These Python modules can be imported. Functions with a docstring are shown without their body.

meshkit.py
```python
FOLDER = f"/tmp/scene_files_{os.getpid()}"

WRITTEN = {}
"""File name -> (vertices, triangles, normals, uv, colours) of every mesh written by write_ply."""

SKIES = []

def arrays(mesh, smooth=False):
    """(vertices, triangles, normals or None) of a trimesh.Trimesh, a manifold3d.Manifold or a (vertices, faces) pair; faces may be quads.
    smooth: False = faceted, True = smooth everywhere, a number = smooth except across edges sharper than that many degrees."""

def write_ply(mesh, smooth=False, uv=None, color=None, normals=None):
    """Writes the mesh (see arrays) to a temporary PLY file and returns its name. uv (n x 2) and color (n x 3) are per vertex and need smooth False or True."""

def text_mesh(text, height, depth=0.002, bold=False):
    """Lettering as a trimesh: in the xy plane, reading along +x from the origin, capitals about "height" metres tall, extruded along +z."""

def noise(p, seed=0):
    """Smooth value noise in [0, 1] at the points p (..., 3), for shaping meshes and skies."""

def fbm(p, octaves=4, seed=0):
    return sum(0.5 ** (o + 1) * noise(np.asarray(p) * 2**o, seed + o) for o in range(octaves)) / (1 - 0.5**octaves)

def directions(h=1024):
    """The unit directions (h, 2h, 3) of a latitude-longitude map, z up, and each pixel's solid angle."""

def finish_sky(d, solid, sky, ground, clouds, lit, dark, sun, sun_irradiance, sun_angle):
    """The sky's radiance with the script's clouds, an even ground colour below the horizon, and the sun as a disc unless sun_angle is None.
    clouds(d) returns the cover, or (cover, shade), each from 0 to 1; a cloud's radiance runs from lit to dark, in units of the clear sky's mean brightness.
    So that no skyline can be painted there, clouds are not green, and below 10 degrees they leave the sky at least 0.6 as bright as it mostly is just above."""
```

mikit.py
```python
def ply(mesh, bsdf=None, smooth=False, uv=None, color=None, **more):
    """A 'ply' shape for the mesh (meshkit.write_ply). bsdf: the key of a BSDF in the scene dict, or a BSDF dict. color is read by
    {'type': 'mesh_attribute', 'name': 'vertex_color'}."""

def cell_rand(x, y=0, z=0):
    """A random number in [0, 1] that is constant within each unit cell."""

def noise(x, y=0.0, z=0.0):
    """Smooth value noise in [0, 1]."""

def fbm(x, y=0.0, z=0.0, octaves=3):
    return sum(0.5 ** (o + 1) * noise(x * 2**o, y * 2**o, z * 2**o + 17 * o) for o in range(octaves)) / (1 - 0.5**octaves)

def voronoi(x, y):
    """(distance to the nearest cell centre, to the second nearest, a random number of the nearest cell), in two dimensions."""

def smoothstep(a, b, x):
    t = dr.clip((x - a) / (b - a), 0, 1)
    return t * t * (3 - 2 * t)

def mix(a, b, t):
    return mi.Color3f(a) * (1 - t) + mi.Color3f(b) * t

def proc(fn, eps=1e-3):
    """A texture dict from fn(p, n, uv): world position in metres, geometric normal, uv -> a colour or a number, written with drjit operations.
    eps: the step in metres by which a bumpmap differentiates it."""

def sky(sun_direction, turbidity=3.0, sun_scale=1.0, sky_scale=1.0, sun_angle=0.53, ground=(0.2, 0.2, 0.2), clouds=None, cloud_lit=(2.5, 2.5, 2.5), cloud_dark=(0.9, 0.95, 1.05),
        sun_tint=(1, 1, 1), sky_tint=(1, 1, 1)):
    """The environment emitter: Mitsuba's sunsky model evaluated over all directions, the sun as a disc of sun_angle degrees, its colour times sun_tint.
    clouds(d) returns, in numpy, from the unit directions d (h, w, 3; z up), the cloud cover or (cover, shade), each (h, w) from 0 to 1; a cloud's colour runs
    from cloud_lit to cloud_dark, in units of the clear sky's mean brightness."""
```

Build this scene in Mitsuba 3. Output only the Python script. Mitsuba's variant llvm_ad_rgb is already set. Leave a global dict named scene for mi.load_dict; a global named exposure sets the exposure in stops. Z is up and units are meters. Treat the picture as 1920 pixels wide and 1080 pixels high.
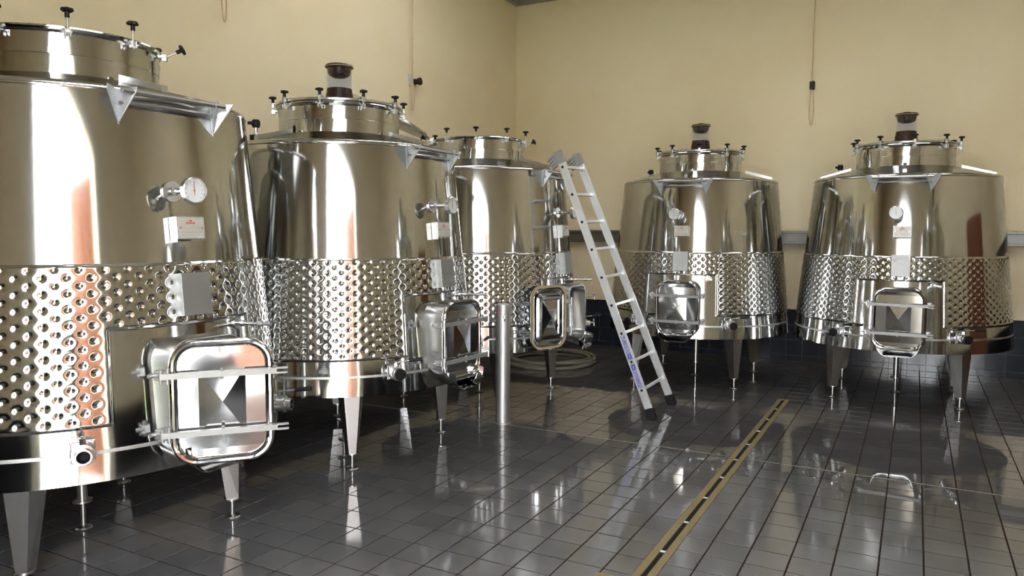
import math, random
import numpy as np, trimesh
import drjit as dr
import mitsuba as mi
import mikit, meshkit
from shapely.geometry import Polygon, box as sbox
from shapely import affinity

random.seed(7)
rng = np.random.default_rng(11)
TF = mi.ScalarTransform4f
PI = math.pi
scene, labels = {}, {}

# ------------------------------------------------------------------ camera, sky, exposure
FPX, YAW, PITCH, ROLL, EYE = 1403.0, -0.4938, -0.0756, -0.004, 1.66
_f = np.array([math.sin(YAW) * math.cos(PITCH), math.cos(YAW) * math.cos(PITCH), math.sin(PITCH)])
_r = np.array([math.cos(YAW), -math.sin(YAW), 0.0])
_d = -np.cross(_r, _f)
_down = -math.sin(ROLL) * _r + math.cos(ROLL) * _d
_right = math.cos(ROLL) * _r + math.sin(ROLL) * _d
CAM = np.array([0.0, 0.0, EYE])
scene['camera'] = {'type': 'perspective', 'fov': math.degrees(2 * math.atan(960 / FPX)), 'fov_axis': 'x', 'near_clip': 0.05, 'far_clip': 500.0,
                   'to_world': TF().look_at(origin=CAM.tolist(), target=(CAM + _f).tolist(), up=(-_down).tolist())}
exposure = 1.38


def overcast(d):
    c = 0.9 + 0.1 * meshkit.fbm(d * 3.0, 3, 5)
    return np.clip(c, 0, 1), 0.35 * meshkit.fbm(d * 2.0 + 7, 3, 9)


scene['sky'] = mikit.sky([0.5, -0.55, 0.75], turbidity=4.0, sun_scale=0.5, sky_scale=1.0, ground=(0.35, 0.34, 0.32), clouds=overcast,
                         cloud_lit=(80, 81.5, 84.5), cloud_dark=(64, 65.5, 68))

# added ceiling panes, standing in for the daylight the pull cords suggest
ADDED_SKYLIGHT = 1.3

# ------------------------------------------------------------------ materials
def rgb(*c):
    return {'type': 'rgb', 'value': list(map(float, c))}


def two(b):
    return {'type': 'twosided', 'bsdf': b}


def steel(name, alpha, c):
    scene[name] = two({'type': 'roughconductor', 'material': 'none', 'distribution': 'ggx', 'alpha': alpha, 'specular_reflectance': rgb(*c)})


def paint(name, c, rough=0.5, spec=0.5, **kw):
    scene[name] = two({'type': 'principled', 'base_color': c if isinstance(c, dict) else rgb(*c), 'roughness': rough, 'specular': spec, **kw})


steel('steel_mirror', 0.006, (0.565, 0.575, 0.57))
steel('steel_satin', 0.22, (0.54, 0.54, 0.535))
steel('steel_brushed', 0.07, (0.60, 0.60, 0.595))
paint('aluminium', (0.80, 0.825, 0.86), 0.38, 0.5, metallic=0.5)
steel('sheet_grey', 0.30, (0.38, 0.385, 0.385))
steel('tray_steel', 0.20, (0.19, 0.187, 0.178))
paint('bracket_steel', (0.50, 0.52, 0.55), 0.42, 0.5, metallic=0.55)
paint('cast_steel', (0.30, 0.30, 0.295), 0.5, 0.5, metallic=0.7)


def plaster_fn(p, n, uv):
    a = mikit.fbm(p.x * 0.9 + 3.1, p.y * 0.9, p.z * 0.9, 4)
    b = mikit.fbm(p.x * 7 + 1, p.y * 7, p.z * 7, 3)
    t = mikit.smoothstep(0.3, 0.75, a) * 0.8 + 0.2 * b
    return mikit.mix((0.82, 0.73, 0.55), (0.77, 0.665, 0.465), t)


scene['plaster'] = two({'type': 'diffuse', 'reflectance': mikit.proc(plaster_fn)})
scene['ceiling_paint'] = two({'type': 'diffuse', 'reflectance': rgb(0.62, 0.61, 0.58)})


def dry_doorlight(p):
    """drier patches plus painted door light: strongest near the doorway, none far off"""
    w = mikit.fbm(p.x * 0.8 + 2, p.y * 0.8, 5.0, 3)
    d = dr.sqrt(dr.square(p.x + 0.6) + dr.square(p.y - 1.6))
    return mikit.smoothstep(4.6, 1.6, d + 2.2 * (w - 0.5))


def tile_rough(p, n, uv):
    a = mikit.fbm(p.x * 1.3 + 5, p.y * 1.3, 0.0, 3)
    return 0.015 + 0.10 * mikit.smoothstep(0.52, 0.78, a) + 0.10 * dry_doorlight(p)


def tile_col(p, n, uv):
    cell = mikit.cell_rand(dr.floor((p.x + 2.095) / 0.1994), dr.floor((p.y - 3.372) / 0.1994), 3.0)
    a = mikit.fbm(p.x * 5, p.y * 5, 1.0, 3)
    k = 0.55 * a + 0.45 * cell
    return mikit.mix(mikit.mix((0.042, 0.042, 0.042), (0.070, 0.069, 0.068), k), mikit.mix((0.085, 0.087, 0.090), (0.125, 0.127, 0.130), k), dry_doorlight(p))  # lighter tone near the doorway paints the door light into the tile colour


def tile_wave(p, n, uv):
    return mikit.noise(p.x * 9.0, p.y * 9.0, 0.0) * 0.8 + 0.2 * mikit.noise(p.x * 30.0, p.y * 30.0, 3.0)


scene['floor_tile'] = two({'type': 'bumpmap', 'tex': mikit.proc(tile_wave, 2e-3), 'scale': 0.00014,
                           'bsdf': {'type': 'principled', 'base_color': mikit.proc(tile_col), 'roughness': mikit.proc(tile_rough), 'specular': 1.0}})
paint('floor_grout', (0.022, 0.012, 0.009), 0.8, 0.1)
paint('joint_grout', (0.33, 0.30, 0.24), 0.35)
paint('wall_tile', (0.013, 0.015, 0.021), 0.12, 0.5)
paint('wall_grout', (0.12, 0.12, 0.125), 0.7)
paint('brass', (0.36, 0.29, 0.15), 0.38, 0.5, metallic=0.75)
paint('dark_void', (0.006, 0.006, 0.006), 0.7, 0.2)
paint('black_plastic', (0.006, 0.006, 0.007), 0.5, 0.25)
paint('brown_rubber', (0.022, 0.008, 0.006), 0.4, 0.35)
paint('gasket', (0.30, 0.24, 0.13), 0.5, 0.4)
paint('white_enamel', (0.62, 0.65, 0.68), 0.3, 0.5)
paint('plate_face', (0.40, 0.385, 0.35), 0.4, 0.5, metallic=0.2)
paint('red_print', (0.42, 0.05, 0.04), 0.5)
paint('grey_print', (0.30, 0.25, 0.24), 0.5)
paint('blue_print', (0.035, 0.05, 0.42), 0.45)
paint('rope_fibre', (0.60, 0.48, 0.34), 0.9, 0.2)
paint('hose_rubber', (0.12, 0.115, 0.085), 0.5, 0.5)
paint('grey_plastic', (0.24, 0.24, 0.23), 0.5, 0.5)
paint('concrete', (0.52, 0.50, 0.46), 0.9, 0.2)
paint('grass', (0.16, 0.24, 0.07), 0.9, 0.2)
paint('leaf', (0.09, 0.16, 0.05), 0.8, 0.2)
paint('door_wood', (0.27, 0.10, 0.05), 0.45, 0.5)
paint('dark_wood', (0.20, 0.065, 0.028), 0.45, 0.5)
paint('jamb_paint', (0.74, 0.70, 0.60), 0.6, 0.3)
scene['clear_glass'] = {'type': 'thindielectric', 'int_ior': 1.5, 'specular_transmittance': rgb(0.76, 0.81, 0.92)}
paint('frost', (0.8, 0.8, 0.8), 0.6)

# ------------------------------------------------------------------ mesh helpers
cat = trimesh.util.concatenate


def tm(v, f):
    v = np.asarray(v, float)
    f = np.asarray(f, int)
    if f.shape[1] == 4:
        f = np.vstack([f[:, [0, 1, 2]], f[:, [0, 2, 3]]])
    return trimesh.Trimesh(v, f, process=False)


def box(x0, x1, y0, y1, z0, z1):
    m = trimesh.creation.box(extents=(x1 - x0, y1 - y0, z1 - z0))
    m.apply_translation(((x0 + x1) / 2, (y0 + y1) / 2, (z0 + z1) / 2))
    return m


def cbox(x0, x1, y0, y1, z0, z1, b=0.003):
    pts = []
    for sx in (0, 1):
        for sy in (0, 1):
            for sz in (0, 1):
                for k in range(3):
                    p = []
                    for i, (s, lo, hi) in enumerate(((sx, x0, x1), (sy, y0, y1), (sz, z0, z1))):
                        o = 0 if i == k else b
                        p.append(lo + o if s == 0 else hi - o)
                    pts.append(p)
    return trimesh.convex.convex_hull(np.array(pts))


def hull(pts):
    return trimesh.convex.convex_hull(np.array(pts, float))


def lathe(prof, n=48, a0=0.0, a1=2 * PI):
    """profile of (r, z) around z; closed when a full turn"""
    prof = np.array(prof, float)
    full = abs(a1 - a0 - 2 * PI) < 1e-6
    A = np.linspace(a0, a1, n + 1)[: n if full else n + 1]
    m = len(A)
    v = np.stack([np.outer(np.cos(A), prof[:, 0]), np.outer(np.sin(A), prof[:, 0]), np.outer(np.ones(m), prof[:, 1])], -1).reshape(-1, 3)
    k = len(prof)
    i = np.arange(m if full else m - 1)[:, None]
    j = np.arange(k - 1)[None, :]
    i2 = (i + 1) % m
    f = np.stack([i * k + j, i2 * k + j, i2 * k + j + 1, i * k + j + 1], -1).reshape(-1, 4)
    return tm(v, f)


def cyl(p0, p1, r, n=20, r1=None, cap=True):
    p0, p1 = np.array(p0, float), np.array(p1, float)
    h = np.linalg.norm(p1 - p0)
    r1 = r if r1 is None else r1
    prof = [(r, 0), (r1, h)]
    if cap:
        prof = [(0, 0)] + prof + [(0, h)]
    m = lathe(prof, n)
    z = (p1 - p0) / h
    x = np.cross([0, 0, 1], z) if abs(z[2]) < 0.99 else np.array([1.0, 0, 0])
    x /= np.linalg.norm(x)
    M = np.eye(4)
    M[:3, 0], M[:3, 1], M[:3, 2], M[:3, 3] = x, np.cross(z, x), z, p0
    m.apply_transform(M)
    return m


def tube(path, r, n=10, closed=False):
    P = np.array(path, float)
    t = np.gradient(P, axis=0) if not closed else np.roll(P, -1, 0) - np.roll(P, 1, 0)
    t /= np.linalg.norm(t, axis=1, keepdims=True)
    up = max(np.eye(3), key=lambda u: np.linalg.norm(np.cross(t, u), axis=1).min())
    a = np.cross(t, up)
    a /= np.linalg.norm(a, axis=1, keepdims=True)
    b = np.cross(t, a)
    A = np.linspace(0, 2 * PI, n, endpoint=False)
    v = (P[:, None] + r * (np.cos(A)[None, :, None] * a[:, None] + np.sin(A)[None, :, None] * b[:, None])).reshape(-1, 3)
    m = len(P)
    i = np.arange(m if closed else m - 1)[:, None]
    j = np.arange(n)[None, :]
    i2 = (i + 1) % m
    f = np.stack([i * n + j, i * n + (j + 1) % n, i2 * n + (j + 1) % n, i2 * n + j], -1).reshape(-1, 4)
    M = tm(v, f)
    if not closed:
        v = np.vstack([M.vertices, P[0], P[-1]])
        c0, c1 = len(v) - 2, len(v) - 1
        jj = np.arange(n)
        e0 = np.stack([jj * 0 + c0, (jj + 1) % n, jj], 1)
        e1 = np.stack([jj * 0 + c1, (m - 1) * n + jj, (m - 1) * n + (jj + 1) % n], 1)
        M = trimesh.Trimesh(v, np.vstack([M.faces, e0, e1]), process=False)
    return M


def extrude(poly, h):
    return trimesh.creation.extrude_polygon(poly, h, engine='earcut')


def rrect(w, h, r, n=10):
    """rounded rectangle outline as (y, z) points"""
    pts = []
    for cx, cy, a in ((w / 2 - r, h / 2 - r, 0), (-w / 2 + r, h / 2 - r, 90), (-w / 2 + r, -h / 2 + r, 180), (w / 2 - r, -h / 2 + r, 270)):
        for k in range(n + 1):
            t = math.radians(a + 90 * k / n)
            pts.append((cx + r * math.cos(t), cy + r * math.sin(t)))
    return np.array(pts)


def loft(rings, cap0=False, cap1=False):
    """rings: list of (n,3) loops"""
    k = len(rings[0])
    v = np.vstack(rings)
    f = []
    for i in range(len(rings) - 1):
        for j in range(k):
            f.append([i * k + j, i * k + (j + 1) % k, (i + 1) * k + (j + 1) % k, (i + 1) * k + j])
    m = tm(v, f)
    extra = []
    vv = list(m.vertices)
    ff = list(m.faces)
    for flag, i in ((cap0, 0), (cap1, len(rings) - 1)):
        if flag:
            vv.append(np.mean(rings[i], 0))
            c = len(vv) - 1
            for j in range(k):
                ff.append([c, i * k + (j + 1) % k, i * k + j] if i == 0 else [c, i * k + j, i * k + (j + 1) % k])
    return trimesh.Trimesh(np.array(vv), np.array(ff), process=False)


def ring3(yz, x):
    return np.column_stack([np.full(len(yz), x), yz[:, 0], yz[:, 1]])


# ------------------------------------------------------------------ scene bookkeeping
def numbered(name):
    if name not in scene and name not in labels and not any(k.startswith(name + '__') for k in scene):
        return name
    k = 1
    while True:
        s = f'{name}_{k:03d}'
        if s not in scene and s not in labels and not any(q.startswith(s + '__') for q in scene):
            return s
        k += 1


_count = {}


def key_for(parent, name):
    base = f'{parent}__{name}' if parent else name
    k = _count.get(base, 0)
    _count[base] = k + 1
    return base if k == 0 else f'{base}_{k:03d}'


def part(parent, name, mesh, mat, smooth=30, label=None, M=None, kind=None):
    key = key_for(parent, name)
    if isinstance(mesh, dict):
        shp = dict(mesh)
    else:
        if M is not None:
            mesh = mesh.copy()
            mesh.apply_transform(M)
        shp = mikit.ply(mesh, mat, smooth=smooth)
    scene[key] = shp
    if label or kind:
        labels[key] = {}
        if label:
            labels[key]['label'] = label
        if kind:
            labels[key]['kind'] = kind
    return key


def thing(name, label, category, group=None):
    key = key_for(None, name)
    labels[key] = {'label': label, 'category': category}
    if group:
        labels[key]['group'] = group
    return key


def struct(name, mesh, mat, label, smooth=False):
    scene[name] = mikit.ply(mesh, mat, smooth=smooth)
    labels[name] = {'label': label, 'kind': 'structure'}
    return name


# ------------------------------------------------------------------ the room
XL, YB, XR, HC = -5.43, 10.19, 3.55, 5.1
DL = np.array([-0.8, -1.0])                      # left jamb of the doorway
ED = np.array([2.1, 1.6]) / math.hypot(2.1, 1.6)  # along the door wall
ND = np.array([-ED[1], ED[0]])                   # into the room
DW = 2.6
tl = (XL - DL[0]) / ED[0]
tr = (XR - DL[0]) / ED[0]
CL, CR = DL + ED * tl, DL + ED * tr
WT = 0.40

struct('wall_left', box(XL - 0.25, XL, CL[1] - 0.5, YB + 0.25, -0.1, HC + 0.2), 'plaster', 'ochre plastered wall on the left behind the row of three tanks')
struct('wall_back', box(XL - 0.25, XR + 0.25, YB, YB + 0.25, -0.1, HC + 0.2), 'plaster', 'ochre plastered back wall behind the two far tanks')
struct('wall_right', box(XR, XR + 0.25, CR[1] - 0.5, YB + 0.25, -0.1, HC + 0.2), 'plaster', 'ochre plastered wall on the right')
# the wall with the arched doorway, stood up from its outline
arc = [(DW, 3.17), (2.56, 3.24), (2.42, 3.32), (2.2, 3.42), (1.9, 3.53), (1.55, 3.64), (1.15, 3.74), (0.75, 3.81), (0.35, 3.85), (0.0, 3.86)]
outline = Polygon([(tl - 0.3, -0.1), (tr + 0.3, -0.1), (tr + 0.3, HC + 0.2), (tl - 0.3, HC + 0.2)]).difference(Polygon([(0, -0.2), (DW, -0.2)] + arc))
MD = np.eye(4)
MD[:3, 0] = [ED[0], ED[1], 0]
MD[:3, 1] = [0, 0, 1]
MD[:3, 2] = [-ND[0], -ND[1], 0]
MD[:3, 3] = [DL[0], DL[1], 0]
wm = extrude(outline, WT)
wm.apply_transform(MD)
wm.fix_normals()
struct('wall_door', wm, 'plaster', 'ochre plastered wall with a tall arched doorway')
# painted band around the arch
arco = [(DW + 0.30, 0.0), (DW + 0.30, 3.30)] + [(a + 0.30 * min(1.0, (a / DW) * 1.1), b + 0.27) for a, b in arc[1:]] + [(-0.30, 4.13), (-0.30, 0.0)]
ringo = Polygon(arco).difference(Polygon([(0, -0.2), (DW, -0.2)] + arc))
bm = extrude(ringo, 0.02)
MB = MD.copy()
MB[:3, 3] = [DL[0] + ND[0] * 0.018, DL[1] + ND[1] * 0.018, 0]
bm.apply_transform(MB)
struct('trim_1', bm, 'jamb_paint', 'pale painted surround of the arched doorway')

fl = Polygon([tuple(CL - ND * WT - ED * 0.3), tuple(CR - ND * WT + ED * 0.3), (XR + 0.2, YB + 0.2), (XL - 0.2, YB + 0.2)])
cm = extrude(fl, 0.2)
cm.apply_translation([0, 0, HC])
struct('ceiling', cm, 'ceiling_paint', 'pale grey ceiling')
# ceiling beams along the walls, the grey corner of one shows at the top of the picture
struct('trim_2', cat([box(XL, XL + 0.07, CL[1], YB, HC - 0.07, HC), box(XL, XR, YB - 0.07, YB, HC - 0.07, HC)]), 'grey_plastic', 'grey cornice strip where walls meet the ceiling')

gm = extrude(fl, 0.1)
gm.apply_translation([0, 0, -0.1035])
struct('floor', gm, 'floor_grout', 'wet dark grey tiled floor with brown grout')


def to_px(X):
    c = np.asarray(X, float) - CAM
    z = c @ _f
    return np.stack([960 + FPX * (c @ _right) / z, 540 + FPX * (c @ _down) / z], -1), z


TS, TX0, TY0, GR = 0.1994, -2.095, 3.372, 0.0045
DRAIN = (-1.150, -1.042, 2.2, 7.76)


def tile_mesh(x0, x1, y0, y1, h=0.012, b=0.0004):
    o = [(x0, y0), (x1, y0), (x1, y1), (x0, y1)]
    i = [(x0 + b, y0 + b), (x1 - b, y0 + b), (x1 - b, y1 - b), (x0 + b, y1 - b)]
    v = [(x, y, -h) for x, y in o] + [(x, y, -b) for x, y in o] + [(x, y, 0) for x, y in i]
    q = [[8, 9, 10, 11]] + [[a + k, a + (k + 1) % 4, a + 4 + (k + 1) % 4, a + 4 + k] for a in (0, 4) for k in range(4)]
    return tm(v, q)


TANKS = {1: (-4.025, 2.447), 2: (-3.962, 4.538), 3: (-3.925, 6.585), 4: (-2.20, 8.60), 5: (-0.13, 8.70), 6: (2.2, 4.9)}
rects = []
for i in range(-17, 30):
    for j in range(-40, 36):
        x0, x1 = TX0 + i * TS + GR, TX0 + (i + 1) * TS - GR
        y0, y1 = TY0 + j * TS + GR, TY0 + (j + 1) * TS - GR
        if abs(TY0 + j * TS - 5.565) < 0.01:
            y0 += 0.003
        if abs(TY0 + (j + 1) * TS - 5.565) < 0.01:
            y1 -= 0.003
        c = np.array([(x0 + x1) / 2, (y0 + y1) / 2])
        if (c - DL) @ ND < -0.25 or x1 < XL or x0 > XR or y0 > YB:
            continue
        x0, x1, y1 = max(x0, XL), min(x1, XR), min(y1, YB)
        pieces = [(x0, x1, y0, y1)]
        if x0 < DRAIN[1] and x1 > DRAIN[0] and DRAIN[2] < c[1] < DRAIN[3]:
            pieces = [(x0, DRAIN[0] - 0.002, y0, y1), (DRAIN[1] + 0.002, x1, y0, y1)]
        for a, b_, c_, d_ in pieces:
            if b_ - a > 0.012 and d_ - c_ > 0.012:
                rects.append((a, b_, c_, d_))
R_ = np.array(rects)
ctr = np.column_stack([(R_[:, 0] + R_[:, 1]) / 2, (R_[:, 2] + R_[:, 3]) / 2, np.zeros(len(R_))])
px, zz = to_px(ctr)
area = np.zeros(len(R_))
for k in range(len(R_)):
    if zz[k] < 0.5:
        continue
    a, b_, c_, d_ = R_[k]
    q, _z = to_px([(a, c_, 0), (b_, c_, 0), (b_, d_, 0), (a, d_, 0)])
    if not (-20 < px[k, 0] < 1940 and px[k, 1] < 1095):
        continue
    if any(np.hypot(*(ctr[k, :2] - np.array(TANKS[t]))) < (0.92 if t < 4 else 0.8) for t in TANKS):
        continue
    area[k] = 0.5 * abs(np.dot(q[:, 0], np.roll(q[:, 1], 1)) - np.dot(q[:, 1], np.roll(q[:, 0], 1)))
order = np.argsort(-area)
single = set(order[:300][area[order[:300]] > 0].tolist())
rest = []
for k, (a, b_, c_, d_) in enumerate(rects):
    m = tile_mesh(a - ctr[k, 0], b_ - ctr[k, 0], c_ - ctr[k, 1], d_ - ctr[k, 1])
    M = trimesh.transformations.euler_matrix(rng.normal(0, 0.0010), rng.normal(0, 0.0010), 0)
    M[:3, 3] = [ctr[k, 0], ctr[k, 1], rng.normal(0, 0.0003)]
    m.apply_transform(M)
    if k in single:
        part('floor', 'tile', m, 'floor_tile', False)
    else:
        rest.append(m)
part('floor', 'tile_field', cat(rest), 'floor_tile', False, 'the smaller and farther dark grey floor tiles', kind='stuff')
part('floor', 'joint_strip', box(XL + 0.05, DRAIN[0] - 0.01, 5.5615, 5.5685, -0.01, -0.0006), 'joint_grout', False, 'thin pale joint across the tiles')
part('floor', 'joint_strip', box(DRAIN[1] + 0.01, XR, 5.5615, 5.5685, -0.01, -0.0006), 'joint_grout', False, 'thin pale joint across the tiles')

# wainscot of dark tiles
WH = 0.672
unit = tile_mesh(-TS / 2 + 0.0015, TS / 2 - 0.0015, -TS / 2 + 0.0015, TS / 2 - 0.0015, 0.008, 0.001)
cut_h = WH - 3 * TS
unit_cut = tile_mesh(-TS / 2 + 0.0015, TS / 2 - 0.0015, -cut_h / 2 + 0.0015, cut_h / 2 - 0.0015, 0.008, 0.001)
ply_full, ply_cut = mikit.ply(unit, 'wall_tile'), mikit.ply(unit_cut, 'wall_tile')
part('wall_back', 'grout_bed', box(XL, XR, YB - 0.004, YB, 0, WH - 0.001), 'wall_grout', False)
part('wall_left', 'grout_bed', box(XL, XL + 0.004, 0.0, YB, 0, WH - 0.001), 'wall_grout', False)
rows = [(cut_h / 2, ply_cut)] + [(cut_h + TS * (k + 0.5), ply_full) for k in range(3)]
for zc, p_ in rows:
    x = XL + 0.11
    while x < 1.55:
        t = TF().translate([x, YB - 0.009 + 0.0, zc]).rotate([1, 0, 0], 90 + random.gauss(0, 0.12)).rotate([0, 1, 0], random.gauss(0, 0.12))
        part('wall_back', 'tile', {**p_, 'to_world': t}, None)
        x += TS
    y = YB - 0.11
    while y > 2.3:
        t = TF().translate([XL + 0.009, y, zc]).rotate([0, 0, 1], 90).rotate([1, 0, 0], 90)
        part('wall_left', 'tile', {**p_, 'to_world': t}, None)
        y -= TS
for nm, q in (('wall_right', box(XR - 0.01, XR, CR[1], YB, 0, WH)), ('wall_left', box(XL, XL + 0.009, CL[1], 2.2, 0, WH)), ('wall_back', box(1.6, XR, YB - 0.009, YB, 0, WH))):
    part(nm, 'dark_band', q, 'wall_tile', False)
for a0, a1 in ((tl, -0.33), (DW + 0.33, tr)):
    q = box(a0, a1, 0, WH, -0.01, 0.001)
    q.apply_transform(MD)
    part('wall_door', 'dark_band', q, 'wall_tile', False)

# glowing panes added to the ceiling as fill light (out of frame)
for k, (x0, x1, y0, y1) in enumerate(((-4.6, -3.4, 5.0, 7.6), (-1.9, -0.5, 5.4, 8.0), (0.9, 2.3, 5.4, 8.0), (-2.9, -1.5, 0.8, 3.2))):
    w = f'added_window_{k + 1}'
    fr = cat([box(x0 - 0.08, x1 + 0.08, y0 - 0.08, y0, HC - 0.06, HC), box(x0 - 0.08, x1 + 0.08, y1, y1 + 0.08, HC - 0.06, HC), box(x0 - 0.08, x0, y0, y1, HC - 0.06, HC), box(x1, x1 + 0.08, y0, y1, HC - 0.06, HC)])
    struct(w, fr, 'grey_plastic', 'added frosted ceiling pane, unseen, giving fill daylight')
    pane = tm([(x0, y0, HC - 0.02), (x1, y0, HC - 0.02), (x1, y1, HC - 0.02), (x0, y1, HC - 0.02)], [[0, 3, 2, 1]])
    kk = part(w, 'pane', pane, 'frost', False)
    scene[kk]['emitter'] = {'type': 'area', 'radiance': rgb(ADDED_SKYLIGHT * 1.0, ADDED_SKYLIGHT * 0.99, ADDED_SKYLIGHT * 0.97)}

# outside
og = box(-30, 40, -60, 0, -0.16, -0.06)
MO = np.eye(4)
MO[:3, 0] = [ED[0], ED[1], 0]
MO[:3, 1] = [ND[0], ND[1], 0]
MO[:3, 3] = [DL[0] - ND[0] * WT, DL[1] - ND[1] * WT, 0]
og2 = box(-30, 40, -9, -0.0, -0.16, -0.02)
og2.apply_transform(MO)
struct('yard', og2, 'concrete', 'pale concrete yard outside the doorway')
og.apply_transform(MO)
struct('lawn', og, 'grass', 'green lawn beyond the yard')

# the leaf of the arched doorway, opened outwards
hinge = DL + ED * (DW - 0.04) - ND * 0.34
free = np.array([1.36, -0.92])
LW, LH = 1.28, 3.15
ld = (free - hinge) / np.linalg.norm(free - hinge)
MLf = np.eye(4)
MLf[:3, 0] = [ld[0], ld[1], 0]
MLf[:3, 1] = [-ld[1], ld[0], 0]
MLf[:3, 3] = [hinge[0], hinge[1], 0.02]
scene_key = 'door_1'
fr = cat([box(0, 0.14, -0.025, 0.025, 0, LH), box(LW - 0.14, LW, -0.025, 0.025, 0, LH), box(0.14, LW - 0.14, -0.025, 0.025, 0, 0.22), box(0.14, LW - 0.14, -0.025, 0.025, LH - 0.16, LH),
          box(0.14, LW - 0.14, -0.025, 0.025, 1.15, 1.3), box(LW / 2 - 0.05, LW / 2 + 0.05, -0.025, 0.025, 0.22, LH - 0.16)])
fr.apply_transform(MLf)
struct('door_1', fr, 'door_wood', 'open brown panelled door leaf of the arched doorway')
for x0, x1 in ((0.14, LW / 2 - 0.05), (LW / 2 + 0.05, LW - 0.14)):
    for z0, z1 in ((0.22, 1.15), (1.3, LH - 0.16)):
        part('door_1', 'panel', box(x0, x1, -0.008, 0.008, z0, z1), 'door_wood', False, M=MLf)
# brown door in the right wall, seen only as a reflection
struct('door_2', cat([box(XR - 0.05, XR - 0.005, 7.2, 8.5, 0.0, 2.3)]), 'dark_wood', 'dark brown door in the right wall')
for y0, y1 in ((7.3, 7.8), (7.9, 8.4)):
    part('door_2', 'panel', cbox(XR - 0.06, XR - 0.04, y0, y1, 0.15, 2.15, 0.008), 'dark_wood', False)

# ------------------------------------------------------------------ floor drain
dr_ = thing('floor_drain', 'long brass-edged slot drain running across the wet tiles towards the far tanks', 'drain')
x0, x1, y0, y1 = DRAIN
xs = (x0 + x1) / 2
part(dr_, 'edge', cbox(x0, xs - 0.013, y0, y1, -0.03, 0.003, 0.002), 'brass', False)
part(dr_, 'edge', cbox(xs + 0.013, x1, y0, y1, -0.03, 0.003, 0.002), 'brass', False)
part(dr_, 'end_plate', cbox(xs - 0.013, xs + 0.013, y1 - 0.03, y1, -0.03, 0.002, 0.001), 'brass', False)
part(dr_, 'slot', box(xs - 0.013, xs + 0.013, y0, y1 - 0.03, -0.08, -0.0028), 'dark_void', False, 'black slot')
yb = 3.71
while yb < 7.7:
    part(dr_, 'bridge', cbox(xs - 0.015, xs + 0.015, yb - 0.008, yb + 0.008, -0.012, 0.002, 0.001), 'aluminium', False)
    yb += 0.449
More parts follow.
